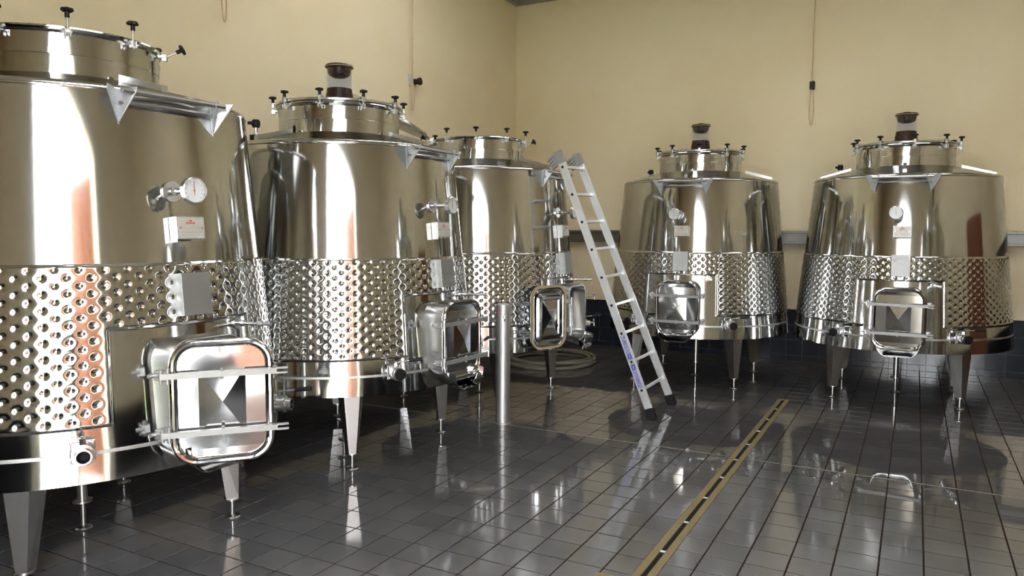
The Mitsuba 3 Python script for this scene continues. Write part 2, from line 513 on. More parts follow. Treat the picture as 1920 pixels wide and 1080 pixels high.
part(None, 'drain_cover', cat([cbox(-1.31, -1.27, 2.9, 3.32, -0.02, 0.003, 0.002), cbox(-1.27, -1.17, 3.28, 3.32, -0.02, 0.003, 0.002)]), 'brass', False)
labels['drain_cover'] = {'label': 'brass corner of a floor sump frame left of the slot drain', 'category': 'drain cover'}


# ------------------------------------------------------------------ wine tanks
def make_tank(label, axis, deg, r1=1.01, r2=0.86, zr=2.25, zt=2.57, zj1=1.47, res=0.0085, seg=160, door='closed', lid='closed', lv='lever', rv='lever', legrot=0.0, dtilt=0.0, gls=True, dep=0.115):
    t = thing('wine_tank', label, 'tank', 'conical steel wine tanks')
    TM = trimesh.transformations.rotation_matrix(math.radians(deg), [0, 0, 1])
    TM[:3, 3] = [axis[0], axis[1], 0]
    ZB = 0.56
    slope = (r1 - r2) / (zr - ZB)
    tilt = math.atan(slope)

    def R(z):
        return r1 - slope * (np.asarray(z) - ZB)

    def add(name, mesh, mat='steel_mirror', smooth=30, label=None, parent=None):
        return part(parent or t, name, mesh, mat, smooth, label, TM)

    def put(mesh, a, z, out=0.0, lean=True):
        """mesh authored with x outwards, y along the wall, z up -> tank frame at angle a (degrees from the door)"""
        m = mesh.copy() if isinstance(mesh, trimesh.Trimesh) else mesh
        A = math.radians(a)
        M = trimesh.transformations.rotation_matrix(A, [0, 0, 1])
        if lean is not False:
            M = M @ trimesh.transformations.rotation_matrix(-(tilt if lean is True else lean), [0, 1, 0])
        r = float(R(z)) + out
        M[:3, 3] = [r * math.cos(A), r * math.sin(A), z]
        m.apply_transform(M)
        return m

    # shell, shoulder, roof
    zs = zr - 0.035
    add('shell', lathe([(float(R(z)), z) for z in (ZB, 0.70, 0.79, zj1, 1.9, zs)], seg), smooth=True)
    c0 = float(R(zs))
    prof = [(c0, zs)]
    for k in range(1, 9):
        a = math.radians(80 * k / 8)
        prof.append((c0 - 0.036 + 0.040 * math.cos(a), zs + 0.036 * math.sin(a)))
    rr = prof[-1][0]
    prof += [(rr - 0.05, prof[-1][1] + 0.012), (0.46, zr + 0.098)]
    add('roof', lathe(prof, seg), smooth=True)
    add('base', lathe([(r1, ZB), (r1 - 0.012, ZB), (r1 - 0.016, ZB + 0.05), (0.5, ZB + 0.02), (0.0, ZB + 0.005)], 64), 'steel_satin')
    zw = 0.69
    add('seam_band', lathe([(float(R(zw - 0.009)), zw - 0.009), (float(R(zw)) + 0.002, zw - 0.008), (float(R(zw)) + 0.002, zw + 0.008), (float(R(zw + 0.009)), zw + 0.009)], seg), 'steel_satin', 30, 'dull weld band round the foot of the tank')
    # dimpled cooling jacket
    a0, a1 = math.radians(-180.0), math.radians(180.0)
    ah = math.radians(21.5)
    z0, z1, zn = 0.795, zj1, 1.215
    nz = int((z1 - z0) / res) + 1
    na = int((a1 - a0) * r1 / res)
    A, Z = np.meshgrid(np.linspace(a0, a1, na), np.linspace(z0, z1, nz), indexing='ij')
    A2, Z2 = A, Z
    pu, pv = 2 * PI * 0.96 / 130, 0.0690
    S = A * 0.96
    u = S / pu
    dmin = np.full(S.shape, 9.0)
    for di in (0, 1):
        ci = np.floor(u) + di
        off = 0.5 * np.mod(ci, 2)
        cj = np.round((Z - z0) / pv - off)
        cu, cv = ci * pu, z0 + (cj + off) * pv
        ok = (cv > z0 + 0.02) & (cv < z1 - 0.02) & ((np.abs(cu) > ah * 0.96 + 0.02) | (cv > zn + 0.02))
        d = np.where(ok, np.hypot(S - cu, Z - cv), 9.0)
        dmin = np.minimum(dmin, d)
    edge = np.minimum(np.minimum(Z - z0, z1 - Z), np.maximum((np.abs(A) - ah) * 0.96, Z - zn))
    e = np.clip(edge / 0.014, 0, 1)
    e = e * e * (3 - 2 * e)
    H = 0.0008 + 0.0072 * e - 0.0050 * np.exp(-(dmin / 0.0112) ** 2) - 0.0008 * np.exp(-(dmin / 0.021) ** 2)
    RR = R(Z) + H
    V = np.stack([RR * np.cos(A2), RR * np.sin(A2), Z2], -1).reshape(-1, 3)
    ii, jj = np.meshgrid(np.arange(na - 1), np.arange(nz - 1), indexing='ij')
    F = np.stack([ii * nz + jj, (ii + 1) * nz + jj, (ii + 1) * nz + jj + 1, ii * nz + jj + 1], -1).reshape(-1, 4)
    keep = edge.reshape(-1)[F].max(1) > -0.5 * res
    F = F[keep]
    add('dimple_jacket', tm(V, F), smooth=True, label='dimpled steel cooling jacket')

    # legs
    for q in range(4):
        a = 45 + 90 * q - deg * 0
        la = math.radians(45 + legrot + 90 * q) - math.radians(deg) + math.radians(round(deg / 90) * 90)
        out = np.array([(0.055, -0.058), (0.055, 0.058), (-0.075, 0.096), (-0.075, -0.096)])
        top = np.column_stack([out, np.full(4, ZB + 0.02)])
        bot = np.column_stack([out * np.array([0.5, 0.42]) + [0.012, 0], np.full(4, 0.115)])
        m = hull(np.vstack([top, bot]))
        M = trimesh.transformations.rotation_matrix(la, [0, 0, 1])
        M[:3, 3] = [0.785 * math.cos(la), 0.785 * math.sin(la), 0]
        m.apply_transform(M)
        kk = add('leg', m, 'steel_brushed', False)
        f = lathe([(0, 0), (0.042, 0), (0.045, 0.004), (0.040, 0.012), (0.013, 0.018), (0.013, 0.105), (0.045, 0.107), (0.045, 0.116), (0, 0.116)], 24)
        f.apply_transform(M)
        add('foot', f, 'steel_brushed', 30, parent=kk)
    kk = add('drain_pipe', cyl((0, 0, 0.16), (0, 0, ZB + 0.01), 0.026, 24), 'steel_brushed')
    add('foot', lathe([(0, 0), (0.042, 0), (0.045, 0.004), (0.040, 0.012), (0.013, 0.018), (0.013, 0.15), (0.05, 0.152), (0.05, 0.162), (0, 0.162)], 24), 'steel_brushed', 30, parent=kk)

    # manway
    zc = 0.885
    w, h, cr = 0.42, 0.55, 0.105
    o, i_ = rrect(w, h, cr), rrect(w - 0.05, h - 0.05, cr - 0.025)
    neck = loft([ring3(o, -0.06), ring3(o, dep), ring3(o * 0.985, dep + 0.004), ring3(i_, dep + 0.004), ring3(i_, -0.05)])
    mw = add('manway', put(neck, 0, zc, 0, dtilt), 'steel_brushed', 30, 'rounded door neck low on the tank front')
    add('opening', put(loft([ring3(i_, -0.02), ring3(i_ * 0.5, -0.021)], cap1=True), 0, zc, 0, dtilt), 'dark_void', False, parent=mw)
    # spout below the neck
    lo = o[(o[:, 1] < -h / 2 + 0.12)]
    lo = lo[np.argsort(lo[:, 0])]
    sp0 = np.column_stack([np.full(len(lo), -0.02), lo[:, 0] * 1.02, lo[:, 1] - 0.004])
    sp1 = np.column_stack([np.full(len(lo), dep + 0.095), lo[:, 0] * 0.84, lo[:, 1] - 0.045 - 0.02 * (1 - (lo[:, 0] / (w / 2)) ** 2)])
    n_ = len(lo)
    vv = np.vstack([sp0, sp1, sp0 - [0, 0, 0.003], sp1 - [0, 0, 0.003]])
    ff = []
    for k in range(n_ - 1):
        ff += [[k, k + 1, n_ + k + 1, n_ + k], [2 * n_ + k, 3 * n_ + k, 3 * n_ + k + 1, 2 * n_ + k + 1], [n_ + k, n_ + k + 1, 3 * n_ + k + 1, 3 * n_ + k]]
    add('spout', put(tm(vv, ff), 0, zc, 0, dtilt), 'steel_mirror', 30, 'curved steel lip under the door')

    # door leaf: authored closed, in the manway frame (x outwards)
    lw, lh, lr = w + 0.02, h + 0.02, cr + 0.01

    def rr_(s, x):
        return ring3(rrect(lw - 2 * s, lh - 2 * s, max(lr - s, 0.02)), x)

    rim = [rr_(0.0, 0.0), rr_(-0.003, 0.008), rr_(0.0, 0.020), rr_(0.010, 0.028), rr_(0.020, 0.026), rr_(0.028, 0.016), rr_(0.034, 0.012)]
    leaf = loft(rim, cap0=False)
    pw, ph = 0.10, 0.15
    yz = rrect(lw - 2 * 0.034, lh - 2 * 0.034, lr - 0.034)
    outl = Polygon(yz)
    hy, hz_ = lw / 2, lh / 2
    pieces = []
    for reg, fn in ((sbox(-hy, ph, hy, hz_), 1), (sbox(-hy, -hz_, hy, -ph), 1), (sbox(-hy, -ph, -pw, ph), 0), (sbox(pw, -ph, hy, ph), 0)):
        v2, f2 = trimesh.creation.triangulate_polygon(outl.intersection(reg), engine='earcut')
        v2 = np.asarray(v2)
        pieces.append(trimesh.Trimesh(np.column_stack([0.012 + fn * 0.018 * (1 - np.abs(v2[:, 1]) / ph), v2]), f2, process=False))
    field = cat(pieces)
    pyr = trimesh.Trimesh([(0.012, -pw, -ph), (0.012, pw, -ph), (0.012, pw, ph), (0.012, -pw, ph), (0.030, 0, 0)], [[0, 1, 4], [1, 2, 4], [2, 3, 4], [3, 0, 4]], process=False)
    wall_ = loft([rr_(0.034, 0.012), rr_(0.034, -0.003)])
    field = cat([field, wall_])
    back = loft([rr_(0.0, 0.0), rr_(0.012, -0.004), rr_(0.024, -0.004), rr_(0.03, 0.004)], cap1=True)
    HY = -w / 2 - 0.035

    def swing(m, ang):
        m = m.copy()
        m.apply_translation([0.0, -HY, 0])
        m.apply_transform(trimesh.transformations.rotation_matrix(-math.radians(ang), [0, 0, 1]))
        m.apply_translation([dep + 0.008, HY, 0])
        return put(m, 0, zc, 0, dtilt)

    ang = {'closed': 2.0, 'ajar': 38.0, 'loose': 4.0, 'open': 199.0}[door]
    dk = add('door', swing(cat([leaf]), ang), 'steel_mirror', 40, 'steel door with a raised rim and a pressed pyramid')
    add('panel', swing(cat([field, pyr]), ang), 'steel_mirror', False, parent=dk)
    add('inner_face', swing(back, ang), 'steel_mirror', False, parent=dk)
    if door == 'open':
        # the inside of the open leaf: gasket and pressed steps
        gk = loft([rr_(-0.004, 0.004), rr_(-0.004, -0.008), rr_(0.018, -0.008), rr_(0.018, 0.0)])
        add('gasket', swing(gk, ang), 'gasket', 30, parent=dk)
        p2 = [ring3(rrect(0.33, 0.44, 0.05, 4), -0.004), ring3(rrect(0.29, 0.40, 0.04, 4), -0.022), ring3(rrect(0.22, 0.33, 0.012, 4), -0.022), ring3(rrect(0.20, 0.31, 0.01, 4), -0.010)]
        inn = loft(p2)
        q = tm([(-0.010, -0.1, -0.155), (-0.010, 0.1, -0.155), (-0.010, 0.1, 0.155), (-0.010, -0.1, 0.155), (-0.034, 0, 0)], [[0, 1, 2, 3]])
        q = trimesh.Trimesh(q.vertices, [[0, 4, 1], [1, 4, 2], [2, 4, 3], [3, 4, 0]], process=False)
        add('panel', swing(cat([inn, q]), ang), 'steel_mirror', False, parent=dk)
    # two clamp bars, hinges, fork ends
    for s in (1, -1):
        zb = 0.132 * s
        bar = cat([hull([(0.034, -0.255, zb - 0.013), (0.034, -0.255, zb + 0.013), (0.052, -0.255, zb - 0.013), (0.052, -0.255, zb + 0.013),
                         (0.036, 0.235, zb - 0.015), (0.036, 0.235, zb + 0.015), (0.058, 0.235, zb - 0.013), (0.058, 0.235, zb + 0.013)]),
                   cbox(0.038, 0.056, 0.23, 0.285, zb + 0.006, zb + 0.016, 0.002), cbox(0.038, 0.056, 0.23, 0.285, zb - 0.016, zb - 0.006, 0.002),
                   cyl((0.043, -0.25, zb - 0.03), (0.043, -0.25, zb + 0.03), 0.008, 12), cyl((0.045, 0.0, zb - 0.024), (0.045, 0.0, zb + 0.024), 0.007, 10), cbox(0.02, 0.05, -0.012, 0.012, zb - 0.01, zb + 0.01, 0.002)])
        if door == 'open':
            bar = cat([bar])
            bk = add('clamp_bar', swing(bar, ang), 'cast_steel', 30, parent=dk)
        else:
            bk = add('clamp_bar', swing(bar, ang), 'cast_steel', 30, parent=dk)
        hg = cat([cbox(dep - 0.02, dep + 0.045, -0.275, -0.225, zb - 0.022, zb + 0.022, 0.004), cyl((dep + 0.05, -0.25, zb - 0.036), (dep + 0.05, -0.25, zb + 0.036), 0.010, 12), cyl((dep - 0.015, -0.255, zb), (dep - 0.015, -0.30, zb), 0.010, 10)])
        add('hinge', put(hg, 0, zc, 0, dtilt), 'steel_satin', 30, parent=mw)
        tb = cat([cbox(0.03, 0.07, 0.222, 0.262, zb - 0.02, zb + 0.02, 0.004), cyl((0.05, 0.25, zb), (dep + 0.085 if door != 'open' else dep + 0.03, 0.26 if door != 'open' else 0.36, zb), 0.007, 10)])
        if door == 'open':
            tb = cat([tb, cyl((dep + 0.03, 0.36, zb - 0.035), (dep + 0.02, 0.37, zb + 0.035), 0.006, 8), cyl((dep + 0.03, 0.34, zb + 0.03), (dep + 0.02, 0.39, zb - 0.03), 0.006, 8)])
        else:
            tb = cat([tb, cyl((dep + 0.085, 0.26, zb - 0.02), (dep + 0.085, 0.26, zb + 0.02), 0.010, 10)])
        add('latch', put(tb, 0, zc, 0, dtilt), 'steel_satin', 30, parent=mw)

    # dial thermometer
    zg = 1.84
    g = add('gauge', put(cat([cyl((0, 0, 0), (0.012, 0, 0), 0.048, 32), cyl((0.0, 0, 0), (0.165, 0, 0), 0.012, 16), cyl((0.03, 0, 0), (0.055, 0, 0), 0.020, 6), cyl((0.12, 0, 0), (0.15, 0, 0), 0.018, 6)]), -3, zg, 0, False), 'steel_brushed', 30, 'dial thermometer on a stem')
    hz = lathe([(0.0, 0.0), (0.054, 0.0), (0.061, 0.006), (0.061, 0.030), (0.056, 0.034), (0.053, 0.026)], 40)
    RX = trimesh.transformations.rotation_matrix(PI / 2, [0, 1, 0])
    hz.apply_transform(RX)
    hz.apply_translation([0.16, 0, 0])
    add('housing', put(hz, -3, zg, 0, False), 'steel_brushed', 30, parent=g)
    add('dial', put(cyl((0.17, 0, 0), (0.184, 0, 0), 0.0535, 32), -3, zg, 0, False), 'white_enamel', False, parent=g)
    ticks = []
    for k in range(11):
        a = math.radians(-135 + 27 * k)
        m = box(0.1842, 0.1848, -0.0012, 0.0012, 0.038, 0.048)
        m.apply_transform(trimesh.transformations.rotation_matrix(a, [1, 0, 0]))
        ticks.append(m)
    add('scale', put(cat(ticks), -3, zg, 0, False), 'grey_print', False, parent=g)
    nd = cat([box(0.1850, 0.1860, -0.0011, 0.0011, -0.022, 0.042), cyl((0.184, 0, 0), (0.187, 0, 0), 0.004, 12)])
    nd.apply_transform(trimesh.transformations.rotation_matrix(0.06, [1, 0, 0]))
    add('needle', put(nd, -3, zg, 0, False), 'red_print', False, parent=g)

    # maker's plate
    zp = 1.665
    pl = cat([cbox(0.050, 0.056, -0.075, 0.075, -0.054, 0.054, 0.002), box(0.0, 0.053, -0.075, -0.072, -0.066, 0.054), box(0.0, 0.053, 0.071, 0.074, -0.054, 0.054)])
    pk = add('name_plate', put(pl, 0, zp, 0), 'steel_satin', False, "maker's plate with red and grey print")
    add('face', put(cbox(0.056, 0.0575, -0.068, 0.070, -0.049, 0.049, 0.0005), 0, zp), 'plate_face', False, parent=pk)
    red = [hull([(0.0578, -0.010, 0.030), (0.0578, 0.008, 0.030), (0.0578, 0.004, 0.038), (0.0578, -0.006, 0.038), (0.0582, -0.010, 0.030), (0.0582, 0.008, 0.030), (0.0582, 0.004, 0.038), (0.0582, -0.006, 0.038)])]
    for k in range(8):
        red.append(box(0.0577, 0.0582, -0.026 + 0.0062 * k, -0.026 + 0.0062 * k + 0.0046, 0.020, 0.0265))
    add('logo', put(cat(red), 0, zp), 'red_print', False, parent=pk)
    gp = []
    for zz_, a_, b_ in ((0.012, -0.02, 0.018), (0.003, -0.05, 0.052), (-0.022, -0.05, 0.055), (-0.034, -0.05, -0.03), (-0.034, -0.012, 0.018), (-0.034, 0.03, 0.052)):
        y = a_
        while y < b_:
            wd = random.uniform(0.004, 0.011)
            gp.append(box(0.0577, 0.0581, y, min(y + wd, b_), zz_ - 0.0012, zz_ + 0.0012))
            y += wd + 0.0025
    labels[add('print', put(cat(gp), 0, zp), 'grey_print', False, parent=pk)] = {'label': 'lines of small grey print', 'kind': 'stuff'}
    add('screw', put(cyl((0.057, -0.058, 0.0), (0.061, -0.058, 0), 0.004, 12), 0, zp), 'steel_brushed', parent=pk)
    add('screw', put(cyl((0.057, 0.058, 0.0), (0.061, 0.058, 0), 0.004, 12), 0, zp), 'steel_brushed', parent=pk)

    # control plate
    zx = 1.355
    add('control_plate', put(cat([cbox(0.055, 0.059, -0.078, 0.078, -0.100, 0.100, 0.0015), box(0.002, 0.057, -0.078, -0.074, -0.100, 0.100), box(0.002, 0.057, 0.074, 0.078, -0.100, 0.100)]), 0, zx, 0.002), 'sheet_grey', False, 'plain grey satin cover plate')

    # radial tap rod
    add('tap_rod', put(cat([cyl((0, 0, 0), (0.010, 0, 0), 0.030, 20), cyl((0, 0, 0), (0.19, 0, 0), 0.0095, 14), cyl((0.03, 0, 0), (0.05, 0, 0), 0.017, 12), cyl((0.13, 0, 0), (0.15, 0, 0), 0.015, 12), cyl((0.19, 0, 0), (0.20, 0, 0), 0.013, 12)]), 17, 1.185, 0.0, False), 'steel_brushed', 30, 'short radial steel tap')

    # outlet valves
    for a, style in ((-28.5, lv), (29.0, rv)):
        body = cat([cyl((-0.02, 0, 0), (0.05, 0, 0), 0.026, 20), cbox(0.045, 0.055, -0.048, 0.048, -0.048, 0.048, 0.002), cbox(0.058, 0.066, -0.044, 0.044, -0.044, 0.044, 0.002), lathe_x([(0.0, 0.066), (0.040, 0.066), (0.040, 0.105), (0.046, 0.105), (0.046, 0.118), (0.034, 0.120), (0.034, 0.150), (0.026, 0.150), (0.026, 0.10)], 28),
                    cyl((0.085, 0, 0.03), (0.085, 0, 0.066), 0.014, 6), cyl((0.085, 0, 0.06), (0.085, 0, 0.074), 0.006, 10)])
        for sy in (-1, 1):
            for sz in (-1, 1):
                body = cat([body, cyl((0.066, 0.036 * sy, 0.036 * sz), (0.071, 0.036 * sy, 0.036 * sz), 0.006, 6)])
        vk = add('valve', put(body, a, 0.715, 0, False), 'steel_brushed', 30, 'steel outlet valve')
        add('bore', put(lathe_x([(0.026, 0.1495), (0.026, 0.10), (0.0, 0.10)], 20), a, 0.715, 0, False), 'dark_void', False, parent=vk)
        if style in ('lever', 'out', 'cap'):
            d = (1.0, 0.0) if style == 'out' else (0.25, 0.97)
            p0 = np.array([0.085, 0, 0.070])
            dv = np.array([d[0], d[1], 0.10])
            hk = add('lever', put(cat([cyl(p0, p0 + dv * 0.10, 0.005, 10), cyl(p0 - [0, 0, 0.004], p0 + [0, 0, 0.006], 0.010, 12)]), a, 0.715, 0, False), 'steel_brushed', 30, parent=vk)
            add('grip', put(cyl(p0 + dv * 0.085, p0 + dv * 0.175, 0.0105, 14, 0.0125), a, 0.715, 0, False), 'black_plastic', 30, 'black lever grip', parent=vk)
        if style == 'cap':
            add('cap', put(lathe_x([(0.0, 0.168), (0.036, 0.166), (0.039, 0.160), (0.039, 0.14), (0.0, 0.14)], 24), a, 0.715, 0, False), 'black_plastic', 30, 'black end cap', parent=vk)

    # ladder hook under the rim
    zh = zr - 0.055
    for a in (-16.5, 14.5):
        V = []
        for s in (-1, 1):
            pts = [(0.0, 0, -0.125), (0.0, 0, 0.03), (0.095, 0.062 * s, 0.03), (0.085, 0.062 * s, 0.01)]
            off = np.array([0.003, -0.004 * s, 0])
            V.append(hull([np.array(p) for p in pts] + [np.array(p) + off for p in pts]))
        add('hook_bracket', put(cat(V), a, zh, 0.0, True), 'bracket_steel', False, 'folded triangular bracket')
    aa = np.radians(np.linspace(-16.5, 14.5, 12))
    ro = float(R(zh))
    e0, e1 = np.array([(ro + 0.085) * math.cos(aa[0]), (ro + 0.085) * math.sin(aa[0]), zh + 0.018]), np.array([(ro + 0.085) * math.cos(aa[-1]), (ro + 0.085) * math.sin(aa[-1]), zh + 0.018])
    add('hook_bar', cyl(e0, e1, 0.014, 16), 'steel_brushed')
    add('hook_bar', tube([((ro + 0.03) * math.cos(q), (ro + 0.03) * math.sin(q), zh - 0.03) for q in aa], 0.010, 10), 'steel_brushed')

    # square tubes on the roof
    def zroof(r):
        return zr + 0.012 + (rr - 0.05 - r) / (rr - 0.05 - 0.46) * 0.086

    for q in range(4):
        a = math.radians(90 * q)
        ra, rb = 0.50, rr - 0.03
        za, zb_ = zroof(ra) + 0.012, zroof(rb) + 0.010
        m = cat([hull([(ra, s * 0.016, za + k) for s in (-1, 1) for k in (-0.012, 0.02)] + [(rb, s * 0.016, zb_ + k) for s in (-1, 1) for k in (-0.012, 0.02)])])
        m.apply_transform(trimesh.transformations.rotation_matrix(a, [0, 0, 1]))
        add('roof_tube', m, 'steel_brushed', False)
    # relief valve
    a = math.radians(-110)
    b0 = np.array([0.66 * math.cos(a), 0.66 * math.sin(a), zroof(0.66)])
    rk = add('relief_valve', cat([cyl(b0 - [0, 0, 0.01], b0 + [0, 0, 0.045], 0.012, 12), cyl(b0 + [0, 0, 0.05], b0 + [0, 0, 0.085], 0.014, 12)]), 'steel_brushed', 30, 'small black relief valve on the roof')
    add('head', cat([lathe_at([(0, 0.075), (0.022, 0.078), (0.03, 0.095), (0.03, 0.12), (0.022, 0.135), (0.0, 0.138)], b0, 16), cyl(b0 + [0, 0, 0.11], b0 + [-0.035, -0.045, 0.11], 0.012, 10)]), 'black_plastic', 30, parent=rk)
    add('foot', lathe_at([(0, 0.03), (0.045, 0.03), (0.045, 0.0), (0.0, 0.0)], b0 - [0, 0, 0.005], 16), 'black_plastic', 30, parent=rk)

    # collar, lid, clamps
    zc0, rc = zr + 0.08, 0.452
    add('collar', lathe([(rc, zc0), (rc, zc0 + 0.11), (rc + 0.0015, zc0 + 0.112), (rc + 0.0015, zt - 0.035), (rc + 0.018, zt - 0.025), (rc + 0.022, zt - 0.015), (rc + 0.018, zt - 0.006), (rc - 0.004, zt - 0.006), (rc - 0.006, zt - 0.04), (rc - 0.006, zc0)], 96), 'steel_mirror', 30)
    lidp = [(rc + 0.014, zt - 0.004), (rc + 0.024, zt + 0.002), (rc + 0.024, zt + 0.014), (rc + 0.012, zt + 0.020), (rc - 0.02, zt + 0.020), (rc - 0.05, zt + 0.026), (0.25, zt + 0.045), (0.0, zt + 0.052)]
    lidb = [(rc + 0.014, zt - 0.004), (rc - 0.02, zt - 0.002), (rc - 0.04, zt - 0.03), (rc - 0.055, zt - 0.03), (rc - 0.06, zt + 0.012), (0.25, zt + 0.03), (0.0, zt + 0.04)]
    lm = cat([lathe(lidp, 96), lathe(lidb, 96)])
    if lid == 'closed':
        lk = add('lid', lm, 'steel_brushed', 30, 'round clamped lid')
        if gls:
            zg0 = zt + 0.04
            add('glass_base', lathe([(0.0, zg0), (0.106, zg0), (0.104, zg0 + 0.06), (0.098, zg0 + 0.085), (0.094, zg0 + 0.118), (0.0, zg0 + 0.118)], 40), 'brown_rubber', 30, 'brown rubber base of the sight glass', parent=lk)
            add('sight_glass', lathe([(0.093, zg0 + 0.118), (0.093, zg0 + 0.272)], 48), 'clear_glass', True, 'clear glass cylinder', parent=lk)
            add('stopper', lathe([(0.0, zg0 + 0.20), (0.05, zg0 + 0.206), (0.078, zg0 + 0.222), (0.0885, zg0 + 0.245), (0.090, zg0 + 0.272), (0.106, zg0 + 0.278), (0.108, zg0 + 0.288), (0.10, zg0 + 0.298), (0.035, zg0 + 0.302), (0.034, zg0 + 0.312), (0.0, zg0 + 0.314)], 40), 'brown_rubber', 30, 'brown stopper with a yellowed rim', parent=lk)
            add('stopper_rim', lathe([(0.1065, zg0 + 0.280), (0.1095, zg0 + 0.284), (0.1065, zg0 + 0.289)], 40), 'gasket', 30, parent=lk)
    else:
        ha_ = math.radians(lid)
        m = lm.copy()
        m.apply_translation([rc + 0.03, 0, -zt])          # hinge at the origin, lid towards +x
        m.apply_transform(trimesh.transformations.rotation_matrix(PI, [1, 0, 0]))
        m.apply_transform(trimesh.transformations.rotation_matrix(-math.radians(27), [0, 1, 0]))
        m.apply_transform(trimesh.transformations.rotation_matrix(ha_, [0, 0, 1]))
        m.apply_translation([(rc + 0.03) * math.cos(ha_), (rc + 0.03) * math.sin(ha_), zt + 0.01])
        lk = add('lid', m, 'steel_brushed', 30, 'round lid standing open beside the collar')
        hm = cbox(rc + 0.005, rc + 0.06, -0.05, 0.05, zt - 0.05, zt + 0.02, 0.004)
        hm.apply_transform(trimesh.transformations.rotation_matrix(ha_, [0, 0, 1]))
        add('hinge', hm, 'steel_satin', False, parent=lk)
    opn = lid != 'closed'
    for q in range(10):
        a = math.radians(9 + 36 * q)
        swung = opn and q in (1, 6)
        base = cat([cbox(rc + 0.004, rc + 0.046, -0.016, 0.016, zt - 0.040, zt - 0.022, 0.003), cbox(rc + 0.024, rc + 0.052, -0.014, -0.008, zt - 0.055, zt - 0.018, 0.002), cbox(rc + 0.024, rc + 0.052, 0.008, 0.014, zt - 0.055, zt - 0.018, 0.002),
                    cyl((rc + 0.040, -0.018, zt - 0.035), (rc + 0.040, 0.018, zt - 0.035), 0.005, 10)])
        up = cat([cyl((rc + 0.040, 0, zt - 0.035), (rc + 0.040, 0, zt + 0.06), 0.0055, 10)] + ([] if opn else [cbox(rc - 0.004, rc + 0.052, -0.014, 0.014, zt + 0.018, zt + 0.030, 0.003), cbox(rc + 0.030, rc + 0.052, -0.012, 0.012, zt - 0.01, zt + 0.025, 0.003)]))
        kn = star_knob(0.026, 0.020)
        kn.apply_translation([rc + 0.040, 0, zt + 0.058])
        hubm = cyl((rc + 0.040, 0, zt + 0.032), (rc + 0.040, 0, zt + 0.06), 0.011, 12)
        if swung:
            for m in (up, kn, hubm):
                m.apply_translation([-(rc + 0.040), 0, -(zt - 0.035)])
                m.apply_transform(trimesh.transformations.rotation_matrix(math.radians(62), [0, 1, 0]))
                m.apply_translation([rc + 0.040, 0, zt - 0.035])
        for m in (base, up, kn, hubm):
            m.apply_transform(trimesh.transformations.rotation_matrix(a, [0, 0, 1]))
        ck = add('clamp', cat([base, up]), 'steel_satin', 30)
        add('knob', cat([kn, hubm]), 'black_plastic', 30, 'black star knob', parent=ck)
    return t


def lathe_x(prof, n):
    """profile of (r, x) around the x axis"""
    m = lathe(prof, n)
    m.apply_transform(trimesh.transformations.rotation_matrix(PI / 2, [0, 1, 0]))
    return m


def lathe_at(prof, p, n):
    m = lathe(prof, n)
    m.apply_translation(p)
    return m


def star_knob(r, h):
    A = np.linspace(0, 2 * PI, 40, endpoint=False)
    rad_ = r * (1 + 0.13 * np.cos(5 * A))
    rings = [np.column_stack([rad_ * s * np.cos(A), rad_ * s * np.sin(A), np.full(40, z)]) for s, z in ((0.5, 0.0), (0.95, 0.002), (1.0, 0.006), (1.0, h * 0.6), (0.85, h * 0.85), (0.4, h))]
    return loft(rings, True, True)


T_NEAR = make_tank('large mirror steel wine tank cut off by the left edge of the picture', TANKS[1], -2.4, 1.048, 0.895, 2.31, 2.635, 1.51, 0.0055, 220, 'ajar', 210, 'bare', 'out', legrot=-4.0, dep=0.09)
make_tank('mirror steel wine tank with a sight glass on its lid, second from the left', TANKS[2], -2.0, 1.026, 0.876, 2.27, 2.59, 1.475, 0.0065, 200, 'closed', 'closed', 'cap', 'lever')
make_tank('mirror steel wine tank with an open manway door and raised lid, behind the steel post', TANKS[3], 0.0, 1.005, 0.857, 2.255, 2.57, 1.47, 0.0075, 180, 'open', 210, 'lever', 'out')
make_tank('mirror steel wine tank against the back wall, just right of the ladder', TANKS[4], -86.0, 1.0, 0.845, 2.225, 2.535, 1.455, 0.0075, 180, 'closed', 'closed', 'cap', 'cap', dtilt=-0.025)
make_tank('mirror steel wine tank farthest to the right, against the back wall', TANKS[5], -89.0, 1.01, 0.85, 2.215, 2.53, 1.445, 0.0075, 180, 'loose', 'closed', 'cap', 'cap', dtilt=-0.025)
make_tank('mirror steel wine tank on the right side of the hall, seen only as a reflection', TANKS[6], 180.0, 1.02, 0.87, 2.25, 2.57, 1.47, 0.014, 120, 'closed', 'closed', 'lever', 'lever')

# ------------------------------------------------------------------ steel post
po = thing('steel_post', 'brushed steel cylinder post standing on the floor in front of the open tank', 'post')
px_, py_ = -3.10, 5.60
part(po, 'column', lathe_at([(0.0, 0.0), (0.078, 0.0), (0.078, 0.008), (0.064, 0.010), (0.064, 1.018), (0.058, 1.034), (0.04, 1.044), (0.0, 1.048)], [px_, py_, 0], 48), 'steel_satin', 30)
pa = math.radians(-52)
hk = cat([tube([(px_ + (0.064 + o_) * math.cos(pa), py_ + (0.064 + o_) * math.sin(pa), z_) for o_, z_ in ((0.0, 0.95), (0.02, 0.945), (0.022, 0.92), (0.012, 0.90), (0.004, 0.90))], 0.006, 8), cyl((px_ + 0.062 * math.cos(pa), py_ + 0.062 * math.sin(pa), 0.93), (px_ + 0.07 * math.cos(pa), py_ + 0.07 * math.sin(pa), 0.93), 0.014, 12)])
part(po, 'hook', hk, 'steel_brushed', 30)
rm = lathe([(0.0643, 0.977), (0.0649, 0.981), (0.0643, 0.985)], 12, math.radians(-150), math.radians(-80))
rm.apply_translation([px_, py_, 0])
part(po, 'red_mark', rm, 'red_print', 30)


